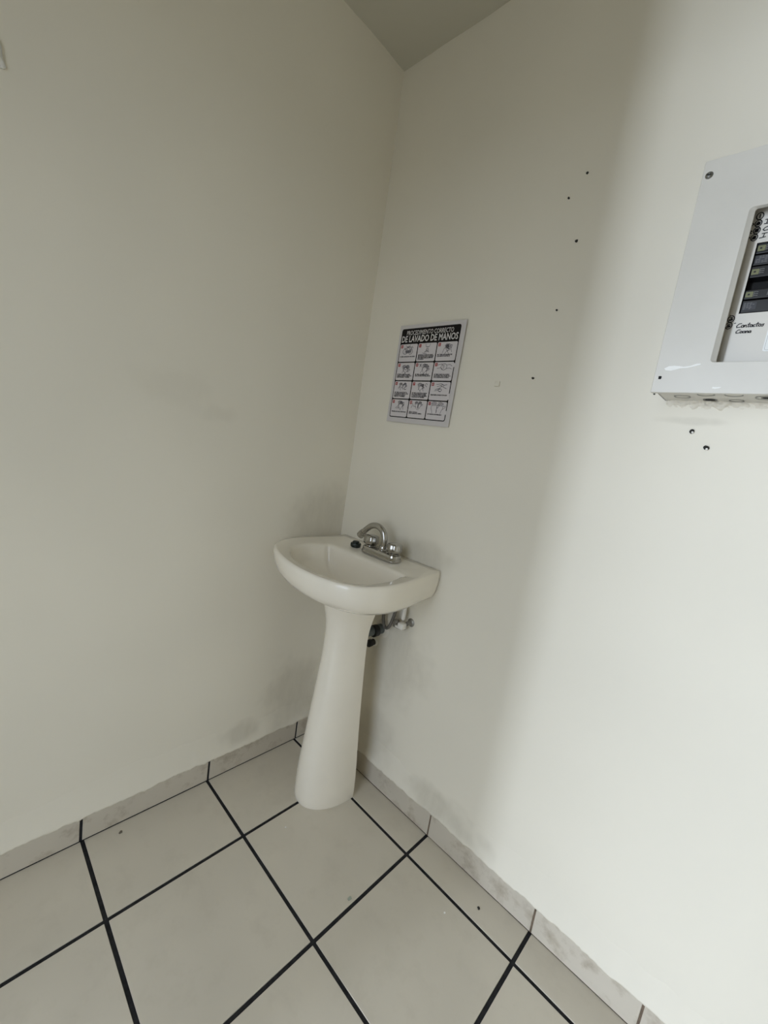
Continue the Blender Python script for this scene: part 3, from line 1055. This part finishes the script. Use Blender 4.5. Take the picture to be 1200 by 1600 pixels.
# white sticker near the right
bm = bmesh.new()
plate(bm, si, rrect(1.0490, 1.3745, 1.1250, 1.4190, .0030, 4), .0003, .0006)
st = link_mesh('data_sticker', bm, 'sticker', dead)
bm = bmesh.new()
q = rrect(1.0512, 1.3768, 1.1228, 1.4168, .0024, 4)
stroke(bm, si, q + q[:1], .0005, .0008)
link_mesh('sticker_border', bm, 'sticker_line', dead)

# ------------------------------------------------------------------ hand-washing poster
PW, PH = 0.2490, 0.2975
rot = math.radians(-0.6)
ps = Sheet((0.1500, -0.0046, 1.2150), (math.cos(rot), 0, math.sin(rot)), (-math.sin(rot), 0, math.cos(rot)), (0, -1, 0))
poster = empty('handwashing_poster', (0.275, -0.0046, 1.215))
tag(poster, 'laminated Spanish handwashing poster with black header above the sink', 'poster')
bm = bmesh.new()
# sheet: a gently curling laminated page
NXp, NYp = 16, 18
gf = []
def curl(a, b):
    return .0012 * (1 + math.sin(b * 31 + 1) * .4) * (a / PW) ** 2 + .0018 * max(0, (b / PH - .8) * 5) ** 2 * (a / PW) ** 3
for i in range(NXp + 1):
    gf.append([bm.verts.new(ps.at(PW * i / NXp, PH * k / NYp, 0.0)) for k in range(NYp + 1)])
gb = []
for i in range(NXp + 1):
    gb.append([bm.verts.new(ps.at(PW * i / NXp, PH * k / NYp, -0.0006)) for k in range(NYp + 1)])
for i in range(NXp):
    for k in range(NYp):
        bm.faces.new((gf[i][k], gf[i + 1][k], gf[i + 1][k + 1], gf[i][k + 1]))
        bm.faces.new((gb[i][k], gb[i][k + 1], gb[i + 1][k + 1], gb[i + 1][k]))
for i in range(NXp):
    bm.faces.new((gf[i][0], gb[i][0], gb[i + 1][0], gf[i + 1][0]))
    bm.faces.new((gf[i][NYp], gf[i + 1][NYp], gb[i + 1][NYp], gb[i][NYp]))
for k in range(NYp):
    bm.faces.new((gf[0][k], gf[0][k + 1], gb[0][k + 1], gb[0][k]))
    bm.faces.new((gf[NXp][k], gb[NXp][k], gb[NXp][k + 1], gf[NXp][k + 1]))
bmesh.ops.recalc_face_normals(bm, faces=bm.faces)
link_mesh('sheet', bm, 'paper', poster)
FX0, FX1, FZ0, FZ1 = .0095, .2330, .0150, .2865
HB = .2400           # lower edge of the header block
bm = bmesh.new()
plate(bm, ps, rrect(FX0, FZ0, FX1, FZ1, .0065, 5), .0001, .0003)
frame_print = link_mesh('printed_frame', bm, 'print_black', poster)
# worn gaps in the right border
for z0, z1 in ((.1690, .1795), (.0775, .0950), (.0350, .0455)):
    bm = bmesh.new()
    plate(bm, ps, rrect(FX1 - .0052, z0, FX1 + .0006, z1, .0008, 2), .0003, .0006)
    link_mesh('worn_patch', bm, 'panel_paper', poster)
text_mesh('title_line', 'PROCEDIMIENTO CORRECTO', .0188, ps, (FX0 + FX1) / 2 - .001, .2668, .0007, 'print_white', poster, 'CENTER', .00012, fit=.178)
text_mesh('title_line', 'DE LAVADO DE MANOS', .0262, ps, (FX0 + FX1) / 2 - .0005, .2462, .0007, 'print_white', poster, 'CENTER', .00060, fit=.214)
cols = [FX0 + .0026 + k * (FX1 - FX0 - .0026 - .0026 + .0034) / 3 for k in range(4)]
rws = [HB - k * (HB - FZ0 - .0028 + .0034) / 4 for k in range(5)]
CAP = ['MÓJESE LAS MANOS CON AGUA', 'DEPOSITE EN LA PALMA DE LA MANO\nUNA CANTIDAD DE JABÓN SUFICIENTE\nPARA CUBRIR TODAS LAS SUPERFICIES\nDE LAS MANOS', 'FRÓTESE LAS PALMAS DE\nLAS MANOS ENTRE SÍ',
       'FRÓTESE LA PALMA DE LA MANO\nDERECHA CONTRA EL DORSO DE LA\nMANO IZQUIERDA Y VICEVERSA', 'FRÓTESE LAS PALMAS ENTRE SÍ\nCON LOS DEDOS ENTRELAZADOS', 'FRÓTESE EL DORSO DE LOS DEDOS\nDE UNA MANO CON LA PALMA DE LA\nOTRA AGARRÁNDOSE LOS DEDOS',
       'FRÓTESE CON ROTACIÓN\nEL PULGAR IZQUIERDO CON\nLA PALMA DE LA MANO\nDERECHA Y VICEVERSA', 'FRÓTESE LA PUNTA DE LOS DEDOS\nDE LA MANO DERECHA CONTRA\nLA PALMA DE LA MANO IZQUIERDA\nCON ROTACIÓN Y VICEVERSA', 'ENJUÁGUESE LAS MANOS CON AGUA',
       'SÉQUESE CON TOALLA DESECHABLE', 'USE LA TOALLA\nPARA CERRAR EL GRIFO', 'SUS MANOS SON SEGURAS']
# line drawings, in units of the panel (0..1 across, 0..1 up), drawn as outlines of hands
def fingers(cx, cy, s, ang, n=4, ln=.22, sp=.055):
    out = []
    ca, sa = math.cos(ang), math.sin(ang)
    def R(a, b):
        return (cx + (a * ca - b * sa) * s, cy + (a * sa + b * ca) * s)
    for k in range(n):
        x = (k - (n - 1) / 2) * sp * 1.25
        l = ln * (1 - .18 * abs(k - 1.3))
        out.append([R(x - sp * .5, 0), R(x - sp * .5, l), R(x, l + sp * .7), R(x + sp * .5, l), R(x + sp * .5, 0)])
    w = n * sp * .65
    out.append([R(-w, 0), R(-w * 1.05, -.14), R(-w * .8, -.30), R(-w * .75, -.42)])
    out.append([R(w, 0), R(w * 1.05, -.12), R(w * .75, -.28), R(w * .7, -.42)])
    out.append([R(w, -.02), R(w * 1.7, .06), R(w * 1.9, .0), R(w * 1.15, -.16)])
    return out
DRAW = [
    fingers(.50, .66, .75, 2.6) + fingers(.52, .64, .75, -2.3) + [arc(.50, .83, .06, .05), [(.56, .86), (.78, .78)], [(.56, .82), (.74, .70)]] + [arc(.34, .58, .15, .15, 100, 300), arc(.62, .56, .14, .14, -110, 80)],
    [[(.42, .95), (.44, .80), (.62, .80), (.66, .95)], [(.50, .80), (.49, .68), (.46, .62)], [(.56, .80), (.57, .68)], [(.40, .52), (.50, .60), (.62, .56)], [(.38, .48), (.52, .54), (.64, .50)], [(.30, .46), (.42, .42), (.52, .44)], arc(.53, .62, .06, .05)],
    fingers(.56, .72, .8, .45) + fingers(.50, .66, .7, -.45) + [arc(.60, .76, .10, .12)],
    fingers(.46, .70, .8, .5) + fingers(.58, .68, .8, -.55) + [arc(.5, .68, .08, .08)],
    [[(.24, .93), (.36, .74)], [(.36, .93), (.24, .74)], [(.30, .9), (.34, .8)]] + fingers(.56, .72, .85, .15) + fingers(.60, .70, .85, -.45),
    [[(.18, .84), (.40, .90), (.46, .80)], [(.18, .66), (.38, .70), (.46, .60)], arc(.52, .74, .15, .17), [(.46, .84), (.54, .82)], [(.46, .76), (.55, .75)], [(.46, .68), (.54, .68)], [(.66, .84), (.82, .86), (.92, .78)], [(.64, .64), (.80, .68), (.92, .62)]],
    fingers(.40, .76, .65, .3) + fingers(.62, .78, .55, -.4) + [arc(.36, .60, .10, .08, 20, 200), arc(.68, .60, .07, .07, 60, 330), [(.68, .56), (.66, .50)]],
    fingers(.48, .74, .8, .4) + fingers(.56, .72, .6, -.5) + [arc(.80, .82, .05, .07, 0, 250), [(.80, .76), (.84, .70)]],
    [[(.30, .86), (.56, .90), (.70, .82), (.84, .86)], [(.34, .74), (.52, .80), (.60, .74)], [(.26, .58), (.48, .66), (.60, .78)], [(.24, .50), (.46, .58), (.54, .62)], arc(.52, .56, .09, .07), arc(.62, .80, .08, .05), [(.66, .72), (.84, .64)], [(.46, .50), (.56, .46)]],
    fingers(.54, .74, .85, .35) + fingers(.58, .72, .7, -.2) + [[(.26, .48), (.40, .62), (.46, .74)], [(.34, .46), (.44, .56)]],
    fingers(.44, .80, .6, .2) + fingers(.62, .80, .6, -.2) + [[(.20, .82), (.28, .66), (.42, .64)], [(.52, .80), (.50, .46)], [(.57, .80), (.57, .46)], [(.20, .70), (.16, .56)]],
    fingers(.36, .76, .95, .12, 4, .2, .06) + fingers(.68, .76, .95, -.12, 4, .2, .06)]
for r in range(4):
    for c in range(3):
        idx = r * 3 + c
        x0, x1 = cols[c], cols[c + 1] - .0034
        z1, z0 = rws[r], rws[r + 1] + .0034
        bm = bmesh.new()
        plate(bm, ps, rrect(x0, z0, x1, z1, .0040, 4), .0003, .0005)
        pn = link_mesh('step_panel', bm, 'panel_paper', poster)
        bm = bmesh.new()
        plate(bm, ps, rrect(x0 + .0032, z1 - .0118, x0 + .0118, z1 - .0022, .0008, 2), .0005, .0007)
        link_mesh('number_box', bm, 'print_red', pn)
        text_mesh('step_number', str(idx), .0088, ps, x0 + .0075, z1 - .0100, .0009, 'print_white', pn, 'CENTER', .0001, .8)
        W_, H_ = x1 - x0, z1 - z0
        bm = bmesh.new()
        for s in DRAW[idx]:
            stroke(bm, ps, [(x0 + a * W_, z0 + b * H_) for a, b in s], .0013, .0007)
        link_mesh('line_drawing', bm, 'print_grey', pn)
        nl = CAP[idx].count('\n') + 1
        fs = .0047 if nl > 1 else .0044
        longest = max(len(s) for s in CAP[idx].split('\n'))
        xs_ = min(1.0, (W_ * .90) / (longest * fs * .60))
        base = z0 + H_ * (.30 if nl > 1 else .26) - (0 if nl < 4 else -.001)
        text_mesh('caption', CAP[idx], fs, ps, x0 + W_ * .07, base, .0008, 'print_black', pn, 'LEFT', .00022, 1.0, 1.0, .86, fit=W_ * .86 * min(1.0, longest / 24))
bpy.context.view_layer.update()
